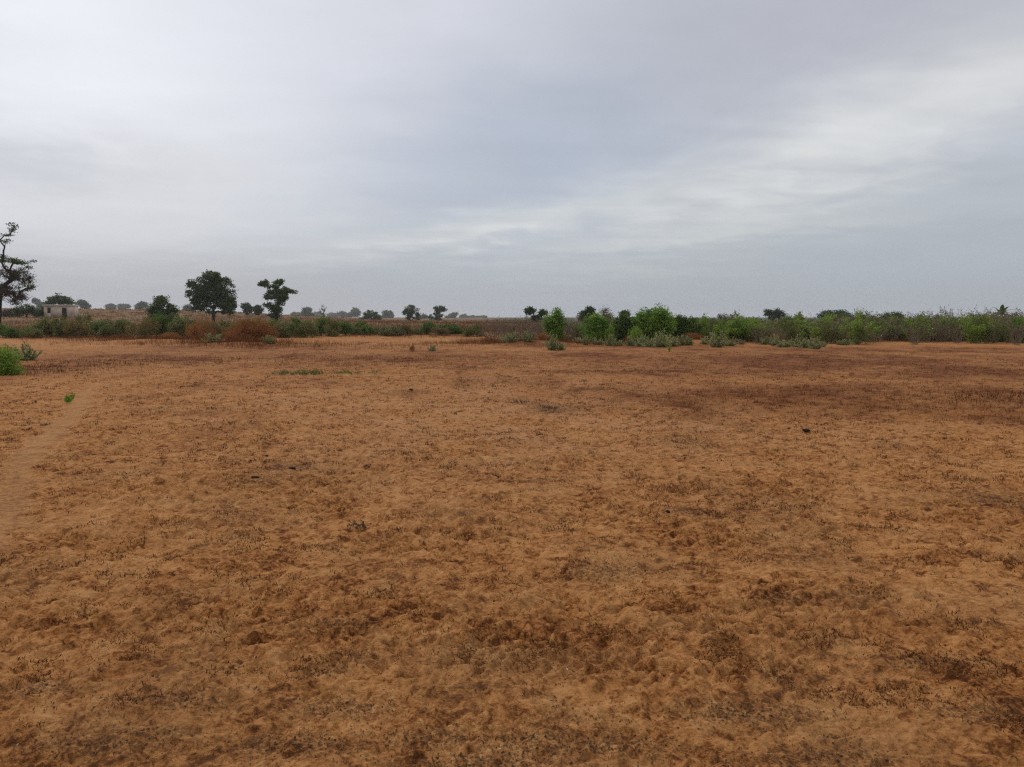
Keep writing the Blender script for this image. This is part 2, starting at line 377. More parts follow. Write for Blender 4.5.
def litter():
    x, y, r = fan(260000, 2.3, 11); d = dark_mask(x, y)
    k = rs.uniform(size=len(x)) < .05+.42*d; k &= path_mask(x, y) < .35
    x, y, d = x[k], y[k], d[k]
    for px, py, rx, ry, m in ((255,481,.20,.16,150),(295,470,.22,.15,170),(270,476,.35,.25,90),(690,512,.22,.14,120),(612,573,.28,.12,110),(1000,496,.35,.22,100),(345,627,.16,.07,70),(788,598,.2,.08,50),(553,408,.3,.3,70)):
        cx, cy = on_ground(px, py)
        x = np.append(x, cx+rs.normal(0, rx*.6, m)); y = np.append(y, cy+rs.normal(0, ry*.6, m)); d = np.append(d, np.full(m, 1.6))
    n0 = len(x); sx, sy, sr = fan(1500, 2.4, 9); x = np.append(x, sx); y = np.append(y, sy); d = np.append(d, 0*sx)
    n = len(x); straw = np.arange(n) >= n0
    z = zz(x, y)+.002
    a = rs.uniform(0, 2*PI, n); l = rs.uniform(.003, .013, n)*(1+.25*d); w = np.where(rs.uniform(size=n) < .5, l*rs.uniform(.12, .3, n), l*rs.uniform(.4, .8, n))
    l = np.where(straw, rs.uniform(.025, .11, n), l); w = np.where(straw, .0024, w)
    tl = rs.uniform(-.3, .5, n)*np.where(straw, .25, 1)
    D = np.stack([np.cos(a), np.sin(a), tl], -1)*l[:,None]; S = np.stack([-np.sin(a), np.cos(a), rs.uniform(-.5, .5, n)], -1)*w[:,None]
    B = np.stack([x, y, z+np.abs(tl)*l*.5], -1)
    V = np.stack([B-D*.5, B+S*.5, B+D*.5+[0,0,.001], B-S*.5], 1).reshape(-1,3); i = np.arange(n)[:,None]*4
    F = np.concatenate([i+[[0,1,2]], i+[[0,2,3]]], 1).reshape(-1,3)
    t = np.clip(rs.normal(.66, .17, n)-.30*d, 0, .9); t[rs.uniform(size=n) < .004] = 1; t[straw] = rs.uniform(.5, .95, straw.sum())
    o = mesh_np('leaf_litter', V, [F], M['litter'], tint=np.repeat(t, 2))
    o['kind'] = 'stuff'; o['label'] = 'dark scraps of leaf litter and straw strewn on the sand'; o['category'] = 'litter'
litter()

# ------------------------------------------------------------------ plants
def empty(name, loc, rz=0.0):
    o = bpy.data.objects.new(name, None); o.location = loc; o.rotation_euler.z = rz
    o.empty_display_size = .3; C.objects.link(o); return o
def tag(o, label, cat, group=None):
    o['label'] = label; o['category'] = cat
    if group: o['group'] = group
    return o

def grow(rs, clumps, fork, r_base, jitter=.12, r_min=.015, k=6, extra=None):
    """a trunk up to the fork, then limbs that reach every clump; pipe-model radii"""
    nodes = [np.array(p, float) for p in fork]; par = [-1]+list(range(len(fork)-1))
    order = np.argsort([np.linalg.norm(c-nodes[-1]) for c in clumps]); start = len(nodes)-1
    for ci in order:
        c = clumps[ci]; best, bd = start, 1e9
        for i in range(start, len(nodes)):
            d = np.linalg.norm(c-nodes[i]) + max(0, nodes[i][2]-c[2])*.8
            if d < bd: bd, best = d, i
        p = nodes[best]; L = np.linalg.norm(c-p); st = max(1, min(4, int(L/.9+.5)))
        prev = best
        for s in range(1, st+1):
            t = s/st; q = p+(c-p)*t
            if s < st: q = q+rs.normal(0, jitter*L/st, 3)+np.array([0,0,.08*L*math.sin(PI*t)])
            nodes.append(q); par.append(prev); prev = len(nodes)-1
    cnt = np.zeros(len(nodes))
    kids = [[] for _ in nodes]
    for i, p in enumerate(par):
        if p >= 0: kids[p].append(i)
    for i in range(len(nodes)-1, -1, -1): cnt[i] = max(1, sum(cnt[j] for j in kids[i]))
    rad = np.maximum(r_base*(cnt/cnt[0])**.55, r_min)
    tb = Tubes()
    done = set()
    def chain(i0, first):
        ch = [first, i0] if first is not None else [i0]; i = i0
        while kids[i]:
            nx = max(kids[i], key=lambda j: cnt[j]); 
            for j in kids[i]:
                if j != nx: todo.append((j, i))
            ch.append(nx); i = nx
        if len(ch) > 1:
            rr = [rad[j] for j in ch]
            if first is not None: rr[0] = min(rad[first], rr[1]*1.15)
            rr[-1] *= .5
            tb.add([nodes[j] for j in ch], rr, k if rr[0] > .05 else 4)
    todo = [(0, None)]
    while todo: chain(*todo.pop())
    return tb

def sample_lobes(rs, lobes, n, inner=.5):
    vol = np.array([l[3]*l[4]*l[5] for l in lobes])**.75; pick = rs.choice(len(lobes), n, p=vol/vol.sum())
    d = rs.normal(size=(n,3)); d /= np.linalg.norm(d, axis=1)[:,None]
    rr = (inner+(1-inner)*rs.uniform(size=n)**.6)
    L = np.array(lobes)[pick]
    return L[:,:3]+d*L[:,3:]*rr[:,None]

def crown_tree(name, loc, lobes, seed, leafmat, barkmat, nclump=70, per=70, leaf=(.30,.16), sig=.5, trunk_r=.25, fork_h=None, inner=.5, parts=('trunk','crown'), lean=0.0, rz=0.0, low=.2, up=.3):
    rs = np.random.RandomState(seed)
    cl = sample_lobes(rs, lobes, nclump, inner); cl[:,2] = np.maximum(cl[:,2], low)
    zmin = min(l[2]-l[5] for l in lobes); fh = fork_h if fork_h is not None else max(.3, zmin*.9)
    cx = np.mean([l[0] for l in lobes])*.25+lean
    fork = [(0,0,-.25), (cx*.2+rs.normal(0,.02)*fh, rs.normal(0,.02)*fh, fh*.5), (cx*.5, 0, fh)]
    tb = grow(rs, list(cl), fork, trunk_r, r_min=max(.006, trunk_r*.05))
    root = empty(name, loc, rz)
    tb.build(parts[0], barkmat, root)
    n = nclump*per
    off = np.clip(rs.normal(0, 1, (n,3)), -1.7, 1.7)*np.array([1,1,.75])*sig*np.repeat(rs.uniform(.55, 1.25, nclump), per)[:,None]
    P = np.repeat(cl, per, 0)+off; P[:,2] = np.maximum(P[:,2], .04)
    V, F = leaf_quads(rs, P, np.full(n, leaf[0]), np.full(n, leaf[1]), up)
    t = np.clip(np.repeat(rs.normal(.45, .16, nclump), per)+rs.normal(0, .16, n), 0, 1)
    mesh_np(parts[1], V, [F], leafmat, tint=np.repeat(t, 2), parent=root)
    return root

def photo_tree(name, px, Y, lobes_px, base_py=None, seed=1, depth=.9, **kw):
    """lobes given as (px, py, rx, ry) read off the photo, turned into metres at distance Y"""
    x, y = at_dist(px, Y); z = float(base_height(x, y)); s = Y/FPX
    by = HOR + (EYE-z)*FPX/Y
    rs = np.random.RandomState(seed+999)
    lobes = [((lx-px)*s, rs.uniform(-.35, .35)*rx*s*depth, (by-ly)*s, rx*s, rx*s*depth, ry*s) for lx, ly, rx, ry in lobes_px]
    return crown_tree(name, (x, y, z), lobes, seed, **kw)

def stem_plant(name, seed, nst, h, spread, stem_r, stemmat, leafmat, leaves_per, leaf, start=.2, curve=.5, twigs=0, twig_l=.3, up=.2, lsig=.04, tone=(.45,.25)):
    rs = np.random.RandomState(seed); root = empty(name, (0,0,0)); tb = Tubes(); LP = []; LD = []
    for i in range(nst):
        a = rs.uniform(0, 2*PI); hh = h*rs.uniform(.6, 1.08); le = spread*rs.uniform(.15, 1); r0 = rs.uniform(0, .55)*spread
        t = np.linspace(0, 1, 6)
        wob = np.cumsum(rs.normal(0, .022*h, (6,2)), 0)
        P = np.stack([np.cos(a)*(r0+le*t**(1+curve))+wob[:,0], np.sin(a)*(r0+le*t**(1+curve))+wob[:,1], hh*t-.04], -1)
        tb.add(P, stem_r*(1-.75*t)*rs.uniform(.7, 1.3), 4)
        segs = [P]
        for q in range(twigs):
            tt = rs.uniform(.3, .95); k = tt*5; i0 = min(4, int(k)); b = P[i0]+(P[i0+1]-P[i0])*(k-i0)
            d = rs.normal(size=3); d[2] = abs(d[2])*.9+.45; d /= np.linalg.norm(d); l = twig_l*rs.uniform(.5, 1.3)
            Q = np.stack([b, b+d*l*.5+rs.normal(0, .03, 3)*l, b+d*l+np.array([0,0,.1*l])])
            tb.add(Q, stem_r*np.array([.5,.35,.15]), 3); segs.append(Q)
        for s in segs:
            m = max(1, int(leaves_per*(1 if len(s) == 6 else .5)*rs.uniform(.6, 1.3))) if leaves_per else 0
            for _ in range(m):
                tt = start+(1-start)*rs.uniform() if len(s) == 6 else rs.uniform(.2, 1); k = tt*(len(s)-1); i0 = min(len(s)-2, int(k))
                LP.append(s[i0]+(s[i0+1]-s[i0])*(k-i0)+rs.normal(0, lsig, 3))
    tb.build('stem', stemmat, root)
    if LP:
        P = np.array(LP); P[:,2] = np.maximum(P[:,2], .02); n = len(P)
        out = np.stack([P[:,0], P[:,1], np.full(n, .3)], -1); out /= np.linalg.norm(out, axis=1)[:,None]+1e-6
        V, F = leaf_quads(rs, P, np.full(n, leaf[0]), np.full(n, leaf[1]), up, dirs=out)
        mesh_np('foliage', V, [F], leafmat, tint=np.repeat(np.clip(rs.normal(tone[0], tone[1], n), 0, 1), 2), parent=root)
    return root

def bush_proto(name, seed, leafmat, h=1.0, w=1.0, leaf=(.10,.06), ncl=70, per=60, sig=.13, barkmat=None, up=.3):
    """unit shrub: about 1 m high and 1 m in radius before scaling; uneven lobes that reach the ground"""
    rs = np.random.RandomState(seed)
    lobes = [(rs.normal(0,.1),rs.normal(0,.1),.48*h,.5*w,.5*w,.42*h)]
    for i in range(8):
        a = rs.uniform(0, 2*PI); d = rs.uniform(.25, .75)*w; s = rs.uniform(.18, .42)
        lobes.append((math.cos(a)*d, math.sin(a)*d, rs.uniform(.15, .85-.45*d)*h, s*w, s*w, s*h*.8))
    return crown_tree(name, (0,0,0), lobes, seed, leafmat, barkmat or M['bark'], ncl, per, leaf, sig, .035, fork_h=.08, parts=('stem','foliage'), low=.03, up=up)

def milkweed(name, seed):
    """dome of leafy stems that lean out in every direction, big paired leaves"""
    rs = np.random.RandomState(seed); root = empty(name, (0,0,0)); tb = Tubes(); LP = []; LD = []
    for i in range(34):
        a = rs.uniform(0, 2*PI); el = R(rs.uniform(8, 88)); L = rs.uniform(.4, 1.1); r0 = rs.uniform(0, .3)
        t = np.linspace(0, 1, 6); hor = r0+L*.78*math.cos(el)*t; ver = L*(math.sin(el)*t+.12*math.cos(el)*t*t)
        P = np.stack([np.cos(a)*hor, np.sin(a)*hor, ver-.03], -1)+np.cumsum(rs.normal(0, .012, (6,3)), 0)
        tb.add(P, .013*(1-.7*t), 4)
        for q in np.linspace(.08, 1, 11):
            k = q*5; i0 = min(4, int(k)); p = P[i0]+(P[i0+1]-P[i0])*(k-i0); T = P[i0+1]-P[i0]; T /= np.linalg.norm(T)
            sd = np.cross(T, rs.normal(size=3)); sd /= np.linalg.norm(sd)
            for sg in (-1, 1):
                LP.append(p); LD.append(sd*sg*.8+T*.7+[0,0,.25])
    tb.build('stem', M['greenstem'], root)
    P = np.array(LP); P[:,2] = np.maximum(P[:,2], .03); n = len(P)
    V, F = leaf_quads(rs, P, np.full(n, .17), np.full(n, .10), .2, dirs=np.array(LD)*1.5)
    mesh_np('foliage', V, [F], M['pale'], tint=np.repeat(np.clip(rs.normal(.45,.25,n),0,1), 2), parent=root)
    return root

used = {}
def put(proto, loc, s=(1,1,1), rz=0.0, tilt=0.0):
    """first use moves the prototype itself, later uses copy it and its parts"""
    if proto.name in used:
        r = proto.copy(); C.objects.link(r)
        for ch in proto.children:
            c = ch.copy(); C.objects.link(c); c.parent = r
    else:
        r = proto; used[proto.name] = 1
    r.location = loc; r.scale = s; r.rotation_euler = (tilt, 0, rz)
    return r
rnd = random.Random(11)
def plant(proto, px, Y, top_px=None, width_px=None, h=None, w=None, rz=None):
    x, y = at_dist(px, Y); z = float(base_height(x, y)); by = HOR+(EYE-z)*FPX/Y
    hh = h if h is not None else (by-top_px)*Y/FPX
    ww = w if w is not None else (width_px*Y/FPX*.5/1.05 if width_px else hh)
    return put(proto, (x, y, z-.02), (ww, ww, hh/proto['unit_h']), rnd.uniform(0, 2*PI) if rz is None else rz)
def lib(make, n, unit_h=1.0):
    out = []
    for i in range(n):
        p = make(i); p['unit_h'] = unit_h; out.append(p)
    return out

GREEN = lib(lambda i: bush_proto('green_bush', 100+i, M['green'], leaf=(.075,.045), ncl=95, per=75, sig=.12), 4)
YGREEN = lib(lambda i: bush_proto('leafy_bush', 130+i, M['yellowgreen'], leaf=(.085,.05), ncl=80, per=60, sig=.12), 2)
OLIVE = lib(lambda i: bush_proto('olive_shrub', 150+i, M['olive'], leaf=(.085,.05), ncl=70, per=55, sig=.13), 5)
MIXED = lib(lambda i: bush_proto('brownish_shrub', 165+i, M['mixed'], leaf=(.085,.04), ncl=65, per=50, sig=.14, up=.6), 3)
RUST = lib(lambda i: bush_proto('dry_shrub', 180+i, M['rust'], leaf=(.09,.018), ncl=90, per=55, sig=.15, barkmat=M['rusttwig'], up=.8), 3)
DARKB = lib(lambda i: bush_proto('dark_shrub', 190+i, M['tree2'], leaf=(.08,.05), ncl=80, per=60, sig=.12), 3)
PALE = lib(lambda i: milkweed('milkweed_shrub', 200+i), 4)
BARE = lib(lambda i: stem_plant('stalk_plant', 230+i, 18, 1.0, .36, .007, M['stalk'], M['brownleaf'], 7, (.07,.018), .1, .4, 5, .22, .1, .03, (.5,.2)), 5)
LEAFY = lib(lambda i: stem_plant('stalk_plant', 250+i, 16, 1.0, .40, .007, M['stalk'], M['stalkleaf'], 26, (.075,.032), .04, .4, 4, .2, .15, .035, (.35,.22)), 5)
LEAFYG = lib(lambda i: stem_plant('leafy_plant', 270+i, 14, 1.0, .42, .007, M['greenstem'], M['yellowgreen'], 34, (.08,.04), .1, .4, 4, .2, .2, .04, (.45,.2)), 3)

B = 'shrubs in the thicket along the far edge of the sand'
def P1(proto, px, Y, top, width, label, cat='shrub', group=None, name=None, **k):
    o = plant(proto, px, Y, top, width, **k); tag(o, label, cat, group)
    if name: o.name = name
    return o

# --- the right-hand thicket: rows of dry stalks
rt = random.Random(5)
def thicket(px0, px1, step, Y, top0, top1, kinds, label, group, wob=3.5, name='stalk_plant', cat='stalk plant'):
    px = px0
    while px < px1:
        yy = Y+rt.uniform(-wob, wob); t = (px-px0)/max(1, px1-px0)
        pr = rt.choice(kinds); top = top0-2+(top1-top0)*t+rt.uniform(-3.5, 8)*rt.random()+3*math.sin(px*.071)*math.sin(px*.023)
        o = plant(pr, px, yy, top, h=None, w=rt.uniform(1.2, 2.6)); tag(o, label, cat, group); o.name = name
        px += step*rt.uniform(.6, 1.4)
thicket(490, 585, 8.5, 52, 318, 317, BARE, 'bare grey-brown stalk plant at the thin left end of the long thicket', 'bare stalk plants at the left end of the thicket')
thicket(495, 560, 13, 57, 318, 317, BARE, 'bare grey-brown stalk plant at the thin left end of the long thicket', 'bare stalk plants at the left end of the thicket')
thicket(585, 735, 9, 56, 317, 318, BARE+LEAFY, 'thin brown stalk plant standing behind the round green bushes', 'brown stalk plants behind the green bushes')
thicket(700, 800, 8, 52, 321, 320, LEAFY+BARE[:2], 'chest high mixed green and brown stalk plant right of the round bushes', 'mixed stalk plants right of the bushes')
thicket(790, 1030, 9, 50, 320, 316, LEAFY+BARE, 'chest high brown and green stalk plant in the front row of the right thicket', 'front row stalk plants of the right thicket')
thicket(740, 1034, 8.5, 57, 317, 314, LEAFY+BARE, 'tall thin stalk plant rising behind the front row of the right thicket', 'back row stalk plants of the right thicket')
thicket(860, 1034, 9, 54, 313, 311, BARE, 'bare spiky stalk plant poking above the right end of the thicket', 'bare spiky stalks above the right thicket')
thicket(760, 1030, 19, 47, 324, 322, BARE, 'low bare pale stalk plant along the very front edge of the right thicket', 'pale front stalks of the right thicket')
thicket(740, 1030, 30, 48, 324, 321, LEAFYG, 'yellow-green leafy plant mixed into the brown stalks of the right thicket', 'leafy plants among the right stalks', name='leafy_plant', cat='leafy plant')
thicket(748, 1030, 24, 54, 319, 316, LEAFYG, 'yellow-green leafy plant mixed into the brown stalks of the right thicket', 'leafy plants among the right stalks', name='leafy_plant', cat='leafy plant')

# --- round green bushes of the thicket
def photo_bush(px, Y, lobes, mat, label, seed, ncl=120, per=75, leaf=(.11,.065), sig=.15):
    o = photo_tree('green_bush', px, Y, lobes, seed=seed, leafmat=M[mat], barkmat=M['bark'], nclump=ncl, per=per, leaf=leaf, sig=sig, trunk_r=.05, fork_h=.12, inner=.35, parts=('stem','foliage'), low=.06)
    tag(o, label, 'bush'); return o
photo_bush(556, 50, [(556,315,4,6),(552,322,7,6),(560,324,7,7),(556,332,7,9),(549,328,4,5)], 'green', 'narrow bright green bush standing right beside the twin-headed dark tree', 801, 90)
photo_bush(595, 49, [(597,321,6,7),(592,324,8,8),(602,326,8,8),(596,334,12,9),(586,330,5,6),(606,334,4,6)], 'green', 'bright green domed bush left of the largest bush', 802)
photo_bush(625, 50, [(626,320,7,5),(619,326,7,7),(632,325,7,7),(624,333,12,9)], 'tree2', 'smaller dark green bush touching the left side of the largest bush', 803)
photo_bush(652, 47.5, [(657,314,10,8),(646,317,9,8),(665,319,7,8),(640,324,7,8),(652,325,15,12),(664,329,10,10),(648,334,16,9),(671,326,4,7)], 'green', 'largest round green bush at the middle of the thicket', 804, 220)
photo_bush(682, 49, [(680,322,8,5),(690,325,8,6),(676,328,6,7),(684,333,12,9),(697,329,5,6)], 'tree2', 'dark green bush sloping down from the right side of the largest bush', 805)
for px, Y, top, w, lab in ((577,52,322,16,'low bright green bush between the narrow bush and the domed bush'),(611,48,325,16,'low bright green bush filling the gap right of the domed bush'),(637,46,327,18,'low bright green bush at the left foot of the largest bush'),
                           (671,49,314,14,'upright yellowish bush against the right shoulder of the largest bush'),(693,51,320,18,'bright green bush behind the rusty dry brush'),(738,51,319,20,'bright green bush between the low right bush and the wide one'),(860,50,320,26,'green bush touching the right side of the one before the flat far tree'),(948,50,319,28,'bright green bush in the middle of the right thicket stalks')):
    P1(YGREEN[px % 2], px, Y, top, w, lab, name='leafy_bush')
P1(YGREEN[1], 704, 51, 314, 17, 'small bright yellow-green bush above the rusty dry brush')
P1(YGREEN[0], 722, 49, 320, 18, 'low bright green bush just right of the rusty dry brush')
P1(YGREEN[1], 752, 52, 318, 42, 'wide bright green bush below the dark twin-crowned far tree')
P1(GREEN[1], 845, 49, 322, 36, 'green bush in front of the wide flat far tree')
P1(GREEN[0], 1022, 48, 315, 32, 'dense dark green bush cut by the right edge of the photo')
P1(YGREEN[0], 985, 51, 316, 24, 'pale green bush left of the palm')
P1(GREEN[2], 800, 52, 321, 22, 'low green bush between the twin-crowned and the flat far trees')
P1(DARKB[0], 915, 52, 320, 22, 'dark green bush half hidden by the stalks near the spiky tips')
# rusty dry brush
P1(RUST[1], 693, 47, 331, 24, 'rusty red dry shrub sloping up between two grey-green shrubs', name='dry_shrub')
P1(RUST[1], 542, 48, 331, 18, 'small rusty dry shrub between two grey-green shrubs at the thicket left end', name='dry_shrub')
P1(RUST[2], 628, 47, 335, 12, 'tiny rusty dry shrub below the green bushes', name='dry_shrub')
P1(RUST[0], 975, 48, 325, 20, 'rusty dry shrub in the stalks below the palm', name='dry_shrub')
P1(RUST[2], 775, 49, 331, 22, 'rusty dry shrub behind the creeping grey-green shrubs on the right', name='dry_shrub')
# grey-green milkweed shrubs in front
for i, (px, Y, top, w, lab) in enumerate((
    (512,44,332,20,'grey-green shrub at the left end of the thicket, left half of a pair'),
    (527,43.5,331,18,'grey-green shrub at the left end of the thicket, right half of a pair'),
    (552,37,334,19,'grey-green shrub standing forward alone on the sand, left of centre thicket'),
    (586,43,333,10,'small grey-green shrub below the bright domed bush'),
    (609,42.5,334,18,'low grey-green shrub below the gap left of the largest bush'),
    (641,42,335,18,'low pale shrub below the left half of the largest bush'),
    (662,41,331,26,'pale grey-green shrub in front of the largest bush, taller one'),
    (683,43,333,16,'pale shrub at the right foot of the largest bush'),
    (717,41,331,28,'grey-green shrub just right of the rusty dry brush'),
    (776,43,334,18,'left one of the low creeping grey-green shrubs on the right'),
    (797,42,336,20,'middle one of the low creeping grey-green shrubs on the right'),
    (816,39,336,18,'right darker one of the low creeping grey-green shrubs on the right'))):
    o = plant(PALE[i % 4], px, Y, top, w); tag(o, lab, 'shrub', 'grey-green shrubs in front of the thicket'); o.name = 'milkweed_shrub'
rm_ = random.Random(21)
for px, Y, w, top in ((505,46,20,336),(536,45,14,337),(560,38,14,341),(578,45,18,337),(597,44,16,338),(618,43,20,338),(632,44,18,335),(650,41,20,339),(671,43,24,336),(690,44,14,338),(706,43,16,337),(729,43,20,336),(740,44,16,338),(766,45,18,337),(786,41,24,339),(806,41,20,339),(823,42,14,340),(845,44,18,338)):
    o = plant(PALE[rm_.randrange(4)], px, Y+rm_.uniform(-1, 1), top+rm_.uniform(-2, 1), w*rm_.uniform(.9, 1.3)); o.rotation_euler.x = rm_.uniform(-.2, .2)
    tag(o, 'low grey-green shrub merging into its neighbours along the foot of the thicket', 'shrub', 'low grey-green shrubs at the foot of the thicket'); o.name = 'milkweed_shrub'
o = plant(LEAFYG[0], 670, 34.5, 345, 8); tag(o, 'tiny green sapling alone on the sand before the largest bush', 'sapling'); o.name = 'sapling'

# --- left band of low shrubs
rl = random.Random(3)
left = []
px = 2
while px < 486:
    if px < 50: Y, top, w = 62, 322.5, 26
    elif px < 140: Y, top, w = 61, 314, 38
    elif px < 250: Y, top, w = 59, 315, 36
    elif px < 285: Y, top, w = 66, 317, 36
    elif px < 350: Y, top, w = 63, 316.5, 38
    elif px < 400: Y, top, w = 67, 320.5, 34
    else: Y, top, w = 68, 321.5, 32
    u = rl.random(); kd = ('D' if u < .25 else 'M' if u < .55 else 'O') if px < 250 else ('D' if u < .5 else 'M' if u < .62 else 'O')
    left.append((px, Y+rl.uniform(-4, 4), top+rl.uniform(-2, 5), w*rl.uniform(.55, 1.2), kd))
    px += w*rl.uniform(.16, .42)
for i, (px, Y, top, w, kd) in enumerate(left):
    pr = {'O': OLIVE[i % 5], 'D': DARKB[i % 3], 'M': MIXED[i % 3]}[kd]
    o = plant(pr, px, Y, top, w); c = {'D': 'dark green', 'M': 'half dry brownish', 'O': 'olive green'}[kd]
    if px < 50: lab = c+' low shrub at the foot of the big half-bare tree by the left edge'
    elif px < 150: lab = c+' low shrub in the row below the small hut and the field'
    elif px < 250: lab = c+' low shrub in front of the large round-crowned tree'
    elif px < 360: lab = c+' low shrub in the row right of the open-crowned tree'
    else: lab = c+' low shrub in the row below the round far trees'
    tag(o, lab, 'shrub', 'low shrubs in the left band'); o.name = {'D': 'dark_shrub', 'M': 'brownish_shrub', 'O': 'olive_shrub'}[kd]
o = plant(OLIVE[2], 84, 66, 310.5, 28); tag(o, 'tallest olive shrub of the left row, hiding the right foot of the small hut', 'shrub'); o.name = 'olive_shrub'
for i, (px, Y, top, w, lab) in enumerate((
    (257,45,315.5,66,'big rusty red dry shrub below the open-crowned tree'),
    (236,48,324,34,'rusty red dry shrub merging into the left side of the biggest one'),
    (200,53,317,32,'small rusty dry shrub below the large round-crowned tree'),
    (168,52,331,26,'low rusty dry shrub among olive shrubs below the dark bushy tree'),
    (120,58,332,22,'low rusty dry shrub at the foot of the olive row right of the hut'),
    (412,36,343,7,'little rusty dry tuft alone on the sand below the round far tree'))):
    o = plant(RUST[i % 3], px, Y, top, w); tag(o, lab, 'dry shrub'); o.name = 'dry_shrub'
for i, (px, Y, top, w, lab) in enumerate((
    (214,43,333,26,'grey-green shrub at the left foot of the big rusty shrub'),
    (268,42,335,22,'grey-green shrub at the right foot of the big rusty shrub'),
    (432,37,344,12,'low grey-green tuft on open sand below the tall double far tree'))):
    o = plant(PALE[i], px, Y, top, w); tag(o, lab, 'shrub'); o.name = 'milkweed_shrub'
# bright bushes at the left edge, nearer
for i, (px, py, hpx, w, lab, pr) in enumerate((
    (2,375,31,46,'bright green leafy shrub cut off by the left edge of the photo', YGREEN[1]),
    (24,360,19,32,'grey-green shrub on the sand beside the bright shrub at the left edge', PALE[3]))):
    x, y = on_ground(px, py)
    o = plant(pr, px, y, py-hpx, w); tag(o, lab, 'shrub'); o.name = 'leafy_bush' if i == 0 else 'milkweed_shrub'
for p in GREEN+YGREEN+OLIVE+MIXED+RUST+DARKB+PALE+BARE+LEAFY+LEAFYG:      # prototypes that found no place
    if 'label' not in p:
        for ch in list(p.children): bpy.data.objects.remove(ch)
        bpy.data.objects.remove(p)
# low green patches and sprigs on the open sand
def ground_plant(name, px, py, h, w, nst, leafmat, label, cat, seed, leaves=14, leaf=(.06,.02), stemmat=None, spread=1.0):
    x, y = on_ground(px, py)
    o = stem_plant(name, seed, nst, h, w, max(.0015, h*.01), stemmat or M['greenstem'], leafmat, leaves, leaf, .1, .2, 1, h*.6, .2, h*.08)
    o.location = (x, y, ground_z(x, y)); tag(o, label, cat); return o
for i, (px, w, nst, lf, lab) in enumerate(((290,.7,44,'olive','low green creeping plant, left patch of the green strip on the sand'),(311,.4,34,'tree2','darkest low green creeping plant in the middle of the strip on the sand'),(352,.8,26,'stalkleaf','dull olive creeping plant, right patch of the green strip on the sand'))):
    ground_plant('creeping_plant', px, 376, .15 if i < 2 else .11, w, nst, M[lf], lab, 'creeping plant', 400+i, 8, (.05,.02))
ground_plant('green_weed', 68, 404, .17, .08, 5, M['green'], 'small fresh green weed beside the sandy path', 'weed', 411, 9, (.07,.04))
ground_plant('dry_sprig', 214, 545, .12, .10, 7, M['rust'], 'thin dry grass sprig with upright stems left of centre', 'dry sprig', 412, 1, (.02,.006), M['darkbark'])
ground_plant('dry_sprig', 232, 541, .07, .12, 10, M['brownleaf'], 'dry sprig with bent stems, right of the upright one', 'dry sprig', 413, 2, (.02,.006), M['darkbark'])
ground_plant('dry_sprig', 357, 528, .08, .09, 14, M['brownleaf'], 'dark bushy dry sprig on the sand left of the photo middle', 'dry sprig', 414, 5, (.025,.01), M['darkbark'])
ground_plant('dry_sprig', 706, 530, .20, .08, 2, M['brownleaf'], 'single tall thin dry stalk leaning on the sand right of the middle', 'dry sprig', 415, 0, (.02,.006), M['darkbark'])
ground_plant('dry_sprig', 766, 553, .14, .05, 2, M['brownleaf'], 'short thin dry stalk in dark litter, right of the tall one', 'dry sprig', 416, 0, (.02,.006), M['darkbark'])
ground_plant('dry_sprig', 255, 692, .045, .02, 4, M['brownleaf'], 'stubby dark dry stem near the lower left of the photo', 'dry sprig', 417, 3, (.015,.006), M['darkbark'])
ground_plant('dry_sprig', 430, 362, .35, .2, 8, M['rust'], 'rusty dry sprig far out near the low green tuft', 'dry sprig', 418, 8, (.05,.02), M['rusttwig'])
ground_plant('dry_sprig', 678, 490, .07, .3, 22, M['rust'], 'flat rusty tuft above the dark litter right of the middle', 'dry sprig', 419, 6, (.03,.008), M['rusttwig'])
ground_plant('dry_sprig', 519, 403, .12, .25, 18, M['brownleaf'], 'olive-brown low tuft at the middle of the sand', 'dry sprig', 420, 8, (.04,.01), M['stalk'])
ground_plant('dry_sprig', 553, 409, .10, .28, 18, M['brownleaf'], 'darker brown low tuft just right of the middle one', 'dry sprig', 421, 8, (.04,.01), M['stalk'])

# dark clods of dung
def clod(px, py, s, seed, label, flat=.6):
    import bmesh
    bm = bmesh.new(); bmesh.ops.create_icosphere(bm, subdivisions=3, radius=1)
    for v in bm.verts:
        p = v.co; n = float(gnoise(p.x*1.6+seed*7+p.z, p.y*1.6-p.z*.7+seed, seed)); m = float(gnoise(p.x*4+p.z*2, p.y*4+seed*3, seed+5))
        k = 1+.32*n+.14*m; v.co = Vector((p.x*k*s*(1+.35*math.sin(seed)), p.y*k*s, p.z*k*s*flat))
    me = bpy.data.meshes.new('dung_clod'); bm.to_mesh(me); bm.free(); me.materials.append(M['dung'])
    o = bpy.data.objects.new('dung_clod', me); C.objects.link(o)
    x, y = on_ground(px, py); o.location = (x, y, ground_z(x, y)+s*flat*.55)
    for q in me.polygons: q.use_smooth = True
    tag(o, label, 'dung clod')
clod(806, 428, .042, 1, 'larger dark dung clod on the right sand beside a smaller one')
clod(790, 426, .028, 2, 'smaller dark dung clod left of the larger one on the right sand', .45)
clod(411, 391, .045, 3, 'single dark clod on open sand below the shrub row, near the middle')
clod(441, 587, .016, 4, 'small dark pellet on the sand left of the photo middle')
clod(668, 512, .024, 5, 'dark clod beside the flat rusty tuft')
clod(267, 460, .022, 6, 'small dark clod left of the dark litter patch', .5)
clod(292,471,.03,7,'flat dark clod in the litter patch left of the middle',.4)
clod(255,481,.03,8,'dark flat clod at the left end of the litter patch',.4)

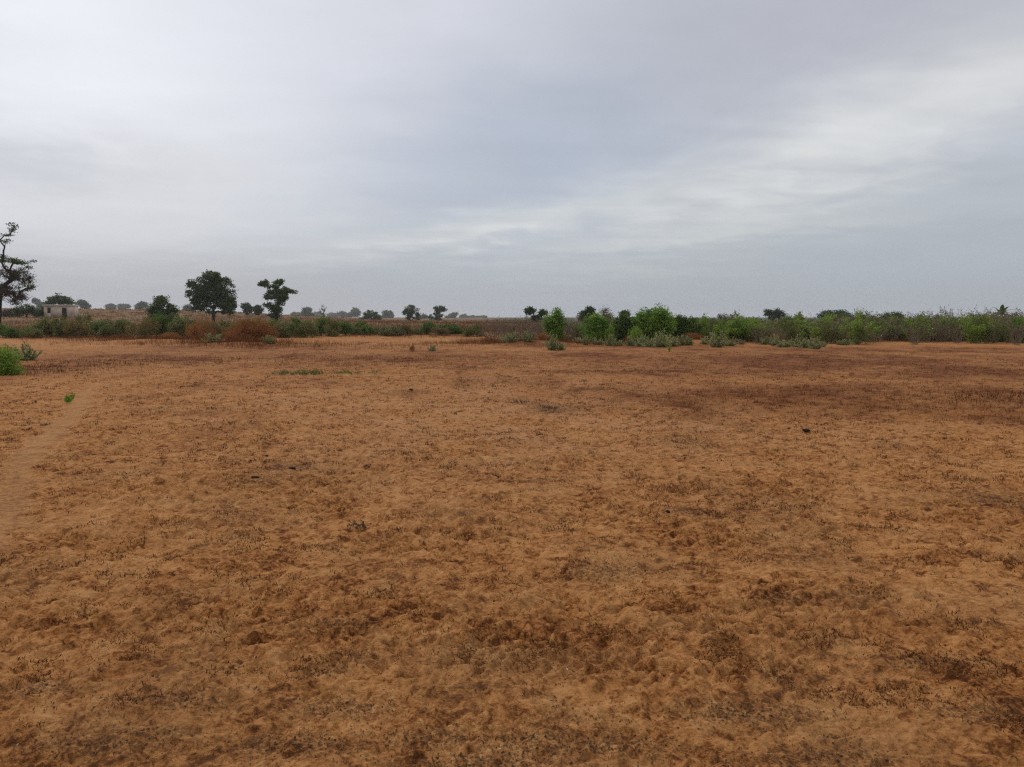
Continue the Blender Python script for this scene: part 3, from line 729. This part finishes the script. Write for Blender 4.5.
# ------------------------------------------------------------------ trees
photo_tree('broadleaf_tree', 214, 150, [(211,286,14,13),(199,292,11,11),(224,290,10,12),(230,304,7,10),(202,304,9,7),(214,277,9,6),(212,294,12,11),(222,301,6,7),(231,306,6,9),(226,310,6,5),(212,309,6,5),(198,308,6,5)], seed=21, leafmat=M['tree'], barkmat=M['darkbark'],
           nclump=205, per=95, leaf=(.36,.22), sig=.42, trunk_r=.30, fork_h=2.0, inner=.3)
tag(bpy.data.objects['broadleaf_tree'], 'largest dark tree with a big round crown behind the left shrubs', 'tree')
o = photo_tree('broadleaf_tree', 277, 155, [(265,285,5,4.5),(277,284,7,5),(287,292,7,4),(269,297,7,4),(280,300,8,6),(276,308,8,4),(292,292,4,3),(262,283,3,2.5),(275,314,6,5),(273,291,6,5),(281,296,8,5),(270,305,5,4)], seed=22, leafmat=M['tree2'], barkmat=M['darkbark'],
           nclump=110, per=85, leaf=(.34,.2), sig=.28, trunk_r=.34, fork_h=2.0, inner=.15)
tag(o, 'open-crowned tree with separate leaf clumps right of the largest tree', 'tree')
o = photo_tree('bushy_tree', 163, 120, [(163,307,10,11),(170,312,7,7),(155,312,6,7),(162,299,6,5),(163,317,9,6)], seed=23, leafmat=M['tree'], barkmat=M['darkbark'], nclump=80, per=70, leaf=(.28,.17), sig=.35, trunk_r=.2, fork_h=.5)
tag(o, 'dark bushy tree left of the largest tree, crown down to the ground', 'tree')
o = photo_tree('broadleaf_tree', 60, 230, [(60,301,9,6),(54,303,6,5),(66,303,6,5)], seed=24, leafmat=M['tree'], barkmat=M['darkbark'], nclump=60, per=60, leaf=(.45,.3), sig=.5, trunk_r=.3)
tag(o, 'dark dome-shaped tree right behind the small hut', 'tree')
far = [  # px, distance, lobes, label
 (248,250,[(248,309,6,5),(246,305,3,3)],'left one of two small dark trees between the largest tree and the open-crowned tree'),
 (258,255,[(258,311,5,5)],'right one of two small dark trees between the largest tree and the open-crowned tree'),
 (143,420,[(143,306,5,4)],'small hazy round tree left of the dark bushy tree'),
 (188,420,[(188,309,4,3.5)],'small hazy tree just left of the largest tree crown'),
 (84,380,[(83,304,5,3),(87,307,4,2)],'hazy flat-topped tree right of the hut'),
 (39,420,[(39,304,4,4),(43,309,4,3)],'hazy tree between the bare tree and the hut'),
 (113,600,[(112,307,4,2.2)],'faint hazy tree on the field horizon, left of a fainter one'),
 (123,620,[(123,307,5,2)],'faintest low hazy tree on the field horizon'),
 (307,420,[(307,313,6,5)],'squat hazy tree left of the spindly tree'),
 (348,640,[(348,315,7,3)],'low hazy tree right of the spindly tree'),
 (355,560,[(355,313,4,4)],'hazy round-topped tree left of the low wide dark one'),
 (371,330,[(371,315,8,5),(377,317,4,3),(365,316,3,3)],'low wide dark tree left of the round far tree'),
 (388,520,[(388,315,6,4)],'hazy low tree just left of the round far tree'),
 (411,280,[(411,311,8,7),(407,316,6,6),(418,317,5,5),(412,307,5,4)],'round dark far tree in the middle of the left horizon'),
 (424,430,[(424,318,4,3)],'low hazy tree at the right foot of the round far tree'),
 (438,340,[(439,309,4.5,3.8),(438,316,4.5,5),(432,318,4,3)],'tall double-headed far tree right of the round one'),
 (451,560,[(451,318,5,4),(454,315,3,2)],'hazy tree right of the double-headed far tree'),
 (464,700,[(464,318,4,3)],'first of three faint hazy trees right of the double-headed tree'),
 (473,760,[(473,319,5,2.6)],'second of three faint hazy trees, left of the thicket end'),
 (482,760,[(482,319,4,2.2)],'last of three faint hazy trees, touching the thicket end'),
 (333,760,[(333,316,5,2.4)],'faint low hazy tree beside the spindly tree'),
 (296,700,[(296,315,5,2.4)],'faint low hazy tree right of the open-crowned tree'),
 (320,800,[(318,315,4,2)],'faintest hazy tree just left of the spindly tree'),
]
for i, (px, Y, lo, lab) in enumerate(far):
    if Y > 340: Y *= 1.8
    rf = random.Random(i*7+1); a = lo[0]; lo = list(lo)+[(a[0]+rf.uniform(-1.1,1.1)*a[2], a[1]+rf.uniform(-.9,.9)*a[3], a[2]*rf.uniform(.3,.75), a[3]*rf.uniform(.3,.7)) for _ in range(rf.choice((1,2,3)))]
    o = photo_tree('far_tree', px, Y, lo, seed=300+i, leafmat=M['tree'], barkmat=M['darkbark'], nclump=44, per=80, leaf=(Y*.0015,Y*.001), sig=Y*.0014, trunk_r=.22, inner=.2)
    tag(o, lab, 'tree', 'far trees on the horizon')
o = photo_tree('spindly_tree', 324, 300, [(324,308,3,3),(322,312,3.5,3),(326,305,1,3),(327,313,2.5,2)], seed=41, leafmat=M['brownleaf'], barkmat=M['darkbark'], nclump=24, per=14, leaf=(.35,.15), sig=.4, trunk_r=.22, fork_h=1.2)
tag(o, 'spindly half-bare far tree with a thin pointed top', 'tree')
# trees behind the thicket
for px, Y, lo, nm, lab, mt, kw in (
  (537,110,[(531,311,5.5,3.2),(543,312,4,3),(537,318,6,3)],'twin_headed_tree','dark tree with two flat heads behind the thin left end of the thicket','tree',dict(nclump=55,leaf=(.24,.15),sig=.22,inner=.3)),
  (588,120,[(588,312,6,4),(584,317,4,4)],'broadleaf_tree','dark tree showing behind the bright domed bush','tree',dict(nclump=50,leaf=(.25,.15),sig=.3)),
  (607,90,[(606,313,5,4),(608,318,4,4)],'bare_tree','bare greyish twiggy tree between the domed bush and the largest bush','brownleaf',dict(nclump=40,leaf=(.2,.04),sig=.3,per=40)),
  (625,130,[(625,315,4,3)],'broadleaf_tree','small dark treetop behind the smaller dark green bush','tree',dict(nclump=30,leaf=(.25,.15),sig=.3)),
  (773,200,[(768,313,4.5,3.5),(778,314,5.5,4.5),(772,318,3,3)],'twin_crowned_tree','dark far tree with two round crowns above the right thicket','tree',dict(nclump=50,leaf=(.35,.22),sig=.35,inner=.3)),
  (785,220,[(786,321,6,3)],'far_tree','low dark tree at the right foot of the twin-crowned far tree','tree',dict(nclump=30,leaf=(.35,.22),sig=.4)),
  (837,190,[(838,317,14,6),(826,315,8,4.5),(848,320,9,5)],'wide_tree','wide flat-topped dark far tree above the right thicket','tree',dict(nclump=90,leaf=(.35,.22),sig=.45)),
  (722,130,[(722,317,3,4),(728,318,3,3)],'bare_tree','small dark bare treetop above the thicket right of the bushes','brownleaf',dict(nclump=26,leaf=(.25,.07),sig=.25,per=30)),
  (893,150,[(893,318,10,4)],'far_tree','low dark tree half hidden behind the right stalks','tree',dict(nclump=40,leaf=(.3,.2),sig=.4))):
    k = dict(per=60, trunk_r=.2); k.update(kw)
    o = photo_tree(nm, px, Y, lo, seed=500+px, leafmat=M[mt], barkmat=M['darkbark'], **k); tag(o, lab, 'tree')

# dark shrubs and trees between the bare tree and the hut
for i, (px, Y, lo, lab) in enumerate(((27,170,[(27,309,9,4),(20,311,6,4),(33,311,6,4)],'dark low spreading tree between the bare tree trunk and the hut'),
                                      (44,175,[(44,312,5,4),(40,314,5,3)],'dark low bush touching the left wall of the hut'),
                                      (14,175,[(14,314,6,4),(8,315,5,4)],'dark reddish low bush right beside the bare tree trunk'))):
    o = photo_tree('low_tree', px, Y, lo, seed=600+i, leafmat=M['tree' if i < 2 else 'brownleaf'], barkmat=M['darkbark'], nclump=45, per=60, leaf=(.3,.2), sig=.35, trunk_r=.16)
    tag(o, lab, 'tree')

# big half-bare tree at the left edge
def big_tree():
    Y = 105; px0 = -4; x, y = at_dist(px0, Y); z = float(base_height(x, y)); s = Y/FPX; by = HOR+(EYE-z)*FPX/Y
    rs = np.random.RandomState(77); root = empty('bare_tree', (x, y, z))
    def q(px, py, d=0): return np.array([(px-px0)*s, d, (by-py)*s])
    clumps = []; kinds = []
    def cl(px, py, d=0, kd='g', n=1, sp=.5):
        for _ in range(n):
            clumps.append(q(px, py, d)+rs.normal(0, sp, 3)*np.array([1,1,.6])); kinds.append(kd)
    for px, py in ((12,226),(15,231),(9,236),(3,240),(-3,238),(10,242),(-9,244)): cl(px, py, rs.uniform(-1,1), 'g', 2, .35)
    for px, py in ((22,262),(27,264),(32,264),(33,268),(17,260),(12,263),(5,261),(3,256),(19,263)): cl(px, py, rs.uniform(-1,1), 'g', 2, .3)
    for px, py in ((30,289),(34,288),(28,287),(25,276),(29,279)): cl(px, py, rs.uniform(-1,1), 'g', 2, .3)
    for px, py, n in ((3,272,6),(8,279,6),(2,285,6),(20,278,6),(26,281,4),(14,272,4),(-6,276,6),(20,293,5),(26,296,4),(14,295,4),(4,296,4),(-10,290,6),(12,303,3),(-2,298,4)): cl(px, py, rs.uniform(-1.5,1.5), 'b', n, .5)
    for i in range(70):       # the side of the crown that the photo cuts off
        a = rs.uniform(0, 2*PI); rr = rs.uniform(.3, 1)
        p = np.array([-3+rr*4.2*math.cos(a), rr*4.5*math.sin(a), rs.uniform(4.2, 11.5)])
        if p[0] > -.3 and abs(p[1]) < 5: p[0] -= 3.5
        clumps.append(p); kinds.append('b' if rs.uniform() < .5 else 'g')
    fork = [(0,0,-.4), q(-2,312), q(-1,300), q(1,290)]
    tb = grow(rs, clumps, fork, .50, jitter=.10, r_min=.03, k=8)
    tb.build('trunk', M['darkbark'], root)
    cl_ = np.array(clumps); kb = np.array([k == 'b' for k in kinds])
    tw = Tubes()
    for c in cl_[kb]:
        for _ in range(22):
            d = rs.normal(size=3); d[2] = d[2]*.5+.2; d /= np.linalg.norm(d); l = rs.uniform(.35, 1.0)
            tw.add(np.stack([c+rs.normal(0,.15,3), c+d*l*.5+rs.normal(0,.06,3), c+d*l]), [.022,.017,.008], 3)
    tw.build('twig', M['bark'], root)
    def lv(sel, per, sig, leaf, mat, name):
        c = cl_[sel]; P = np.repeat(c, per, 0)+np.clip(rs.normal(0, 1, (len(c)*per,3)), -1.7, 1.7)*sig*np.array([1.35,1.35,.5]); n = len(P)
        V, F = leaf_quads(rs, P, np.full(n, leaf[0]), np.full(n, leaf[1]))
        mesh_np(name, V, [F], mat, tint=np.repeat(np.clip(rs.normal(.4,.2,n),0,1), 2), parent=root)
    lv(~kb, 55, .20, (.22,.13), M['tree'], 'leafy_crown')
    lv(kb, 62, .40, (.22,.09), M['deadleaf'], 'dry_crown')
    tag(root, 'tall half-bare tree with dark leaf clusters cut off by the left edge', 'tree')
big_tree()

# palm at the right
def palm():
    Y = 62; px = 1001; x, y = at_dist(px, Y); z = float(base_height(x, y)); rs = np.random.RandomState(8)
    root = empty('palm_tree', (x, y, z)); H = 1.80
    tb = Tubes(); t = np.linspace(0, 1, 8)
    tb.add(np.stack([.05*np.sin(t*3), 0*t, -.2+t*(H+.2)], -1), .11-.03*t, 8); tb.build('trunk', M['bark'], root)
    for i in range(14):
        a = i*2.399+rs.uniform(-.2,.2); el = R([12,62,30,70,20,50,8,40,64,25,15,45,33,5][i]); L = rs.uniform(1.15, 1.45)
        t = np.linspace(0, 1, 9); hor = L*t*math.cos(el)*(1+.2*t); ver = L*(t*math.sin(el)-.55*t**2.2*math.cos(el)**.5)
        P = np.stack([np.cos(a)*hor, np.sin(a)*hor, H+ver], -1)
        V = []; F = []; side = np.array([-math.sin(a), math.cos(a), 0])
        for j in range(2, 40):
            u = j/40*8; i0 = min(7, int(u)); b = P[i0]+(P[i0+1]-P[i0])*(u-i0); T = P[i0+1]-P[i0]; T /= np.linalg.norm(T)
            ll = .17*math.sin(PI*(j/40)**.7)+.04
            for sg in (-1, 1):
                d = side*sg*.85+T*.6+np.array([0,0,-.12]); d /= np.linalg.norm(d); w = np.cross(d, [0,0,1.])*.026+T*.02
                n = len(V); V += [b-w, b+w, b+d*ll*.6+w*.8, b+d*ll, b+d*ll*.6-w*.8]; F.append((n, n+1, n+2, n+3, n+4))
        tb = Tubes(); tb.add(P, .016*(1-.8*t), 4); n = len(V)
        V = np.concatenate([np.array(V), tb.V[0]]); Q = tb.Q[0]+n
        mesh_np('frond', V, [np.array(F), Q], M['tree2'], tint=np.full(len(F)+len(Q), rs.uniform(.3,.8)), parent=root)
    tag(root, 'small dark palm sticking up over the right end of the thicket', 'palm')
palm()

# ------------------------------------------------------------------ the little hut
def box_np(x0, x1, y0, y1, z0, z1):
    V = [(x,y,z) for z in (z0,z1) for x,y in ((x0,y0),(x1,y0),(x1,y1),(x0,y1))]
    F = [(0,3,2,1),(4,5,6,7),(0,1,5,4),(1,2,6,5),(2,3,7,6),(3,0,4,7)]
    return V, F
def boxes(name, bs, mat, parent):
    V = []; F = []
    for b in bs:
        v, f = box_np(*b); n = len(V); V += v; F += [tuple(i+n for i in q) for q in f]
    return mesh_np(name, np.array(V), [np.array(F)], mat, parent=parent)
def hut():
    Y = 175; px = 62; x, y = at_dist(px, Y); z = float(base_height(x, y)); root = empty('block_hut', (x, y, z), R(14))
    w, d, h, t = 2.85, 2.3, 2.6, .2
    ops = [(-2.15,-1.5,.95,2.05,'window'),(.75,1.7,.0,2.05,'door')]
    bs = []; xs = -w
    for a, b, z0, z1, kd in ops:
        bs.append((xs, a, -d, -d+t, -.3, h)); xs = b
        bs.append((a, b, -d, -d+t, z1, h))
        if z0 > .1: bs.append((a, b, -d, -d+t, -.3, z0))
    bs += [(xs, w, -d, -d+t, -.3, h), (-w, -w+t, -d+t, d-t, -.3, h), (w-t, w, -d+t, d-t, -.3, h), (-w, w, d-t, d, -.3, h)]
    boxes('wall', bs, M['plaster'], root)
    boxes('roof', [(-w-.18, w+.18, -d-.22, d+.18, h+.003, h+.2)], M['paleslab'], root)
    for a, b, z0, z1, kd in ops:
        boxes(kd, [(a+.003, b-.003, -d+.13, -d+.17, z0+.003, z1-.003)], M['openshade'], root)  # panel painted dark as the shade inside each opening
    boxes('window', [(w-.06, w-.02, -.6, .2, 1.0, 2.0)], M['openshade'], root)
    tag(root, 'small flat-roofed cement block hut with dark door and window at the left', 'hut')
hut()

# ------------------------------------------------------------------ haze
def haze():
    x0, y0, z0, z1 = 3200, 3200, -2.2, 22.0
    V, F = box_np(-x0, x0, -y0, y0, z0, z1)
    m, nt, N, Lk = new_mat('dusty_air')
    v = N.new('ShaderNodeVolumePrincipled'); v.inputs['Color'].default_value = (.93,.95,1,1); v.inputs['Density'].default_value = .0002
    v.inputs['Anisotropy'].default_value = 0
    o = N.new('ShaderNodeOutputMaterial'); Lk.new(v.outputs[0], o.inputs['Volume'])
    h = mesh_np('haze', np.array(V), [np.array(F)], m); h['kind'] = 'stuff'; h['label'] = 'thin dusty haze over the far field'; h['category'] = 'haze'
    h.display_type = 'WIRE'
haze()

# ------------------------------------------------------------------ sky, sun, camera
def ang(px, py):
    d = ray(px, py); return math.atan2(d[0], d[1]), math.atan2(d[2], math.hypot(d[0], d[1]))
SUN_EL, SUN_AZ = 50, -38          # azimuth from +Y towards +X
def world():
    w = bpy.data.worlds.new('World'); bpy.context.scene.world = w; w.use_nodes = True
    nt = w.node_tree; N = nt.nodes; Lk = nt.links; N.clear()
    sky = N.new('ShaderNodeTexSky'); sky.sky_type = 'NISHITA'; sky.sun_disc = False
    sky.sun_elevation = R(SUN_EL); sky.sun_rotation = R(SUN_AZ); sky.dust_density = 3
    tc = N.new('ShaderNodeTexCoord'); g = tc.outputs['Generated']
    sx = N.new('ShaderNodeSeparateXYZ'); Lk.new(g, sx.inputs[0]); x, y, z = sx.outputs
    az = math_n(nt, 'ARCTAN2', x, y); el = math_n(nt, 'ARCSINE', math_n(nt, 'MINIMUM', math_n(nt, 'MAXIMUM', z, -1.0), 1.0))
    # cloud deck: directions laid onto a flat layer overhead, so that clouds flatten out to the horizon
    den = math_n(nt, 'ADD', math_n(nt, 'MAXIMUM', z, 0.0), .10)
    cb = N.new('ShaderNodeCombineXYZ'); Lk.new(math_n(nt, 'DIVIDE', x, den), cb.inputs[0]); Lk.new(math_n(nt, 'DIVIDE', y, den), cb.inputs[1])
    deck = cb.outputs[0]
    n1 = noise(nt, deck, .55, 4, .5, .3); n2 = noise(nt, deck, 1.6, 5, .55, .5)
    mp = N.new('ShaderNodeMapping'); mp.inputs['Rotation'].default_value = (0,0,R(-28)); mp.inputs['Scale'].default_value = (.7,2.6,1); Lk.new(deck, mp.inputs['Vector'])
    streak = noise(nt, mp.outputs[0], .9, 4, .5, .2)
    n3 = noise(nt, deck, 3.4, 4, .5, .4)
    lowf = math_n(nt, 'MINIMUM', math_n(nt, 'MULTIPLY', math_n(nt, 'MAXIMUM', el, 0.0), 5.0), 1.0)
    waz = math_n(nt, 'ADD', az, math_n(nt, 'MULTIPLY_ADD', n2, .24, -.12)); wel = math_n(nt, 'ADD', el, math_n(nt, 'ADD', math_n(nt, 'MULTIPLY_ADD', n1, .06, -.03), math_n(nt, 'MULTIPLY', lowf, math_n(nt, 'MULTIPLY_ADD', n3, .06, -.03))))
    col = ramp(nt, el, [(0,(.385,.415,.455)),(.045,(.40,.435,.475)),(.13,(.475,.515,.565)),(.25,(.53,.56,.635)),(.45,(.60,.625,.69)),(1,(.86,.87,.92))])
    brk = math_n(nt, 'MULTIPLY_ADD', math_n(nt, 'ADD', math_n(nt, 'MULTIPLY', n3, .5), math_n(nt, 'MULTIPLY', streak, .5)), 2.6, -.45)
    def splat(col, px, py, sa, se, rot, colour, amp, broken=False):
        a0, e0 = ang(px, py); da = math_n(nt, 'SUBTRACT', waz, a0); de = math_n(nt, 'SUBTRACT', wel, e0); c, s = math.cos(R(rot)), math.sin(R(rot))
        u = math_n(nt, 'ADD', math_n(nt, 'MULTIPLY', da, c/sa), math_n(nt, 'MULTIPLY', de, s/sa))
        v = math_n(nt, 'ADD', math_n(nt, 'MULTIPLY', da, -s/se), math_n(nt, 'MULTIPLY', de, c/se))
        q = math_n(nt, 'ADD', math_n(nt, 'MULTIPLY', u, u), math_n(nt, 'MULTIPLY', v, v))
        f = math_n(nt, 'MULTIPLY', math_n(nt, 'EXPONENT', math_n(nt, 'MULTIPLY', q, -1.0)), amp)
        if broken: f = math_n(nt, 'MULTIPLY', f, math_n(nt, 'MINIMUM', math_n(nt, 'MAXIMUM', brk, .25), 1.15))
        return mixc(nt, f, col, colour)
    col = splat(col, 40, 70, .38, .27, 0, (.85,.865,.925), 1.0)
    col = splat(col, 140, 190, .22, .06, 3, (.66,.67,.69), .7, True)
    col = splat(col, 180, 288, .60, .055, 0, (.395,.41,.44), .7)
    col = splat(col, 10, 165, .12, .03, 0, (.53,.55,.61), .6)
    col = splat(col, 420, 10, .20, .10, 0, (.72,.735,.80), .8)
    col = splat(col, 545, 145, .22, .12, 18, (.45,.505,.605), .95)
    col = splat(col, 880, 25, .34, .10, 0, (.455,.468,.525), .9)
    col = splat(col, 790, 172, .23, .056, 19, (.71,.725,.725), 1.0, True)
    col = splat(col, 930, 108, .16, .055, 24, (.70,.715,.725), .95, True)
    col = splat(col, 980, 235, .26, .055, 6, (.43,.475,.52), .85)
    col = splat(col, 490, 228, .22, .017, 9, (.66,.685,.695), .95, True)
    col = splat(col, 690, 240, .24, .014, 5, (.585,.615,.63), .9, True)
    col = splat(col, 600, 258, .26, .012, 4, (.445,.49,.535), .7)
    # cloud texture
    mul = math_n(nt, 'ADD', 1.0, math_n(nt, 'MULTIPLY', lowf, math_n(nt, 'ADD', math_n(nt, 'ADD', math_n(nt, 'MULTIPLY_ADD', n2, .24, -.12), math_n(nt, 'MULTIPLY_ADD', n3, .06, -.03)), math_n(nt, 'MULTIPLY_ADD', streak, .16, -.08))))
    vm = N.new('ShaderNodeVectorMath'); vm.operation = 'SCALE'; Lk.new(col, vm.inputs[0]); Lk.new(math_n(nt, 'MULTIPLY', mul, 10.0), vm.inputs['Scale'])
    out = mixc(nt, .96, sky.outputs[0], vm.outputs[0])     # a thick overcast, a trace of the clear sky behind it
    bg = N.new('ShaderNodeBackground'); bg.inputs['Strength'].default_value = .1; Lk.new(out, bg.inputs['Color'])
    o = N.new('ShaderNodeOutputWorld'); Lk.new(bg.outputs[0], o.inputs['Surface'])
world()
sl = bpy.data.lights.new('sun', 'SUN'); sl.energy = 1.45; sl.angle = R(16); sl.color = (1,.96,.9)
so = bpy.data.objects.new('sun', sl); C.objects.link(so)
d = Vector((math.sin(R(SUN_AZ))*math.cos(R(SUN_EL)), math.cos(R(SUN_AZ))*math.cos(R(SUN_EL)), math.sin(R(SUN_EL))))
so.rotation_euler = d.to_track_quat('Z', 'Y').to_euler(); so.location = (0,0,60)

cam = bpy.data.cameras.new('camera'); co = bpy.data.objects.new('camera', cam); C.objects.link(co)
cam.sensor_width = 36; cam.lens = 36*FPX/1024; cam.clip_end = 9000; cam.clip_start = .05
co.location = (0,0,EYE); co.rotation_euler = (PI/2-PITCH, 0, 0)
sc = bpy.context.scene; sc.camera = co
sc.view_settings.view_transform = 'Standard'; sc.view_settings.look = 'None'; sc.view_settings.gamma = 1; sc.view_settings.exposure = 0
sc.render.engine = 'CYCLES'
sc.cycles.max_bounces = 6; sc.cycles.diffuse_bounces = 3; sc.cycles.volume_bounces = 1; sc.cycles.transmission_bounces = 3
sc.cycles.use_denoising = False
sc.cycles.filter_width = 1.3
sc.cycles.use_adaptive_sampling = True; sc.cycles.adaptive_threshold = .008
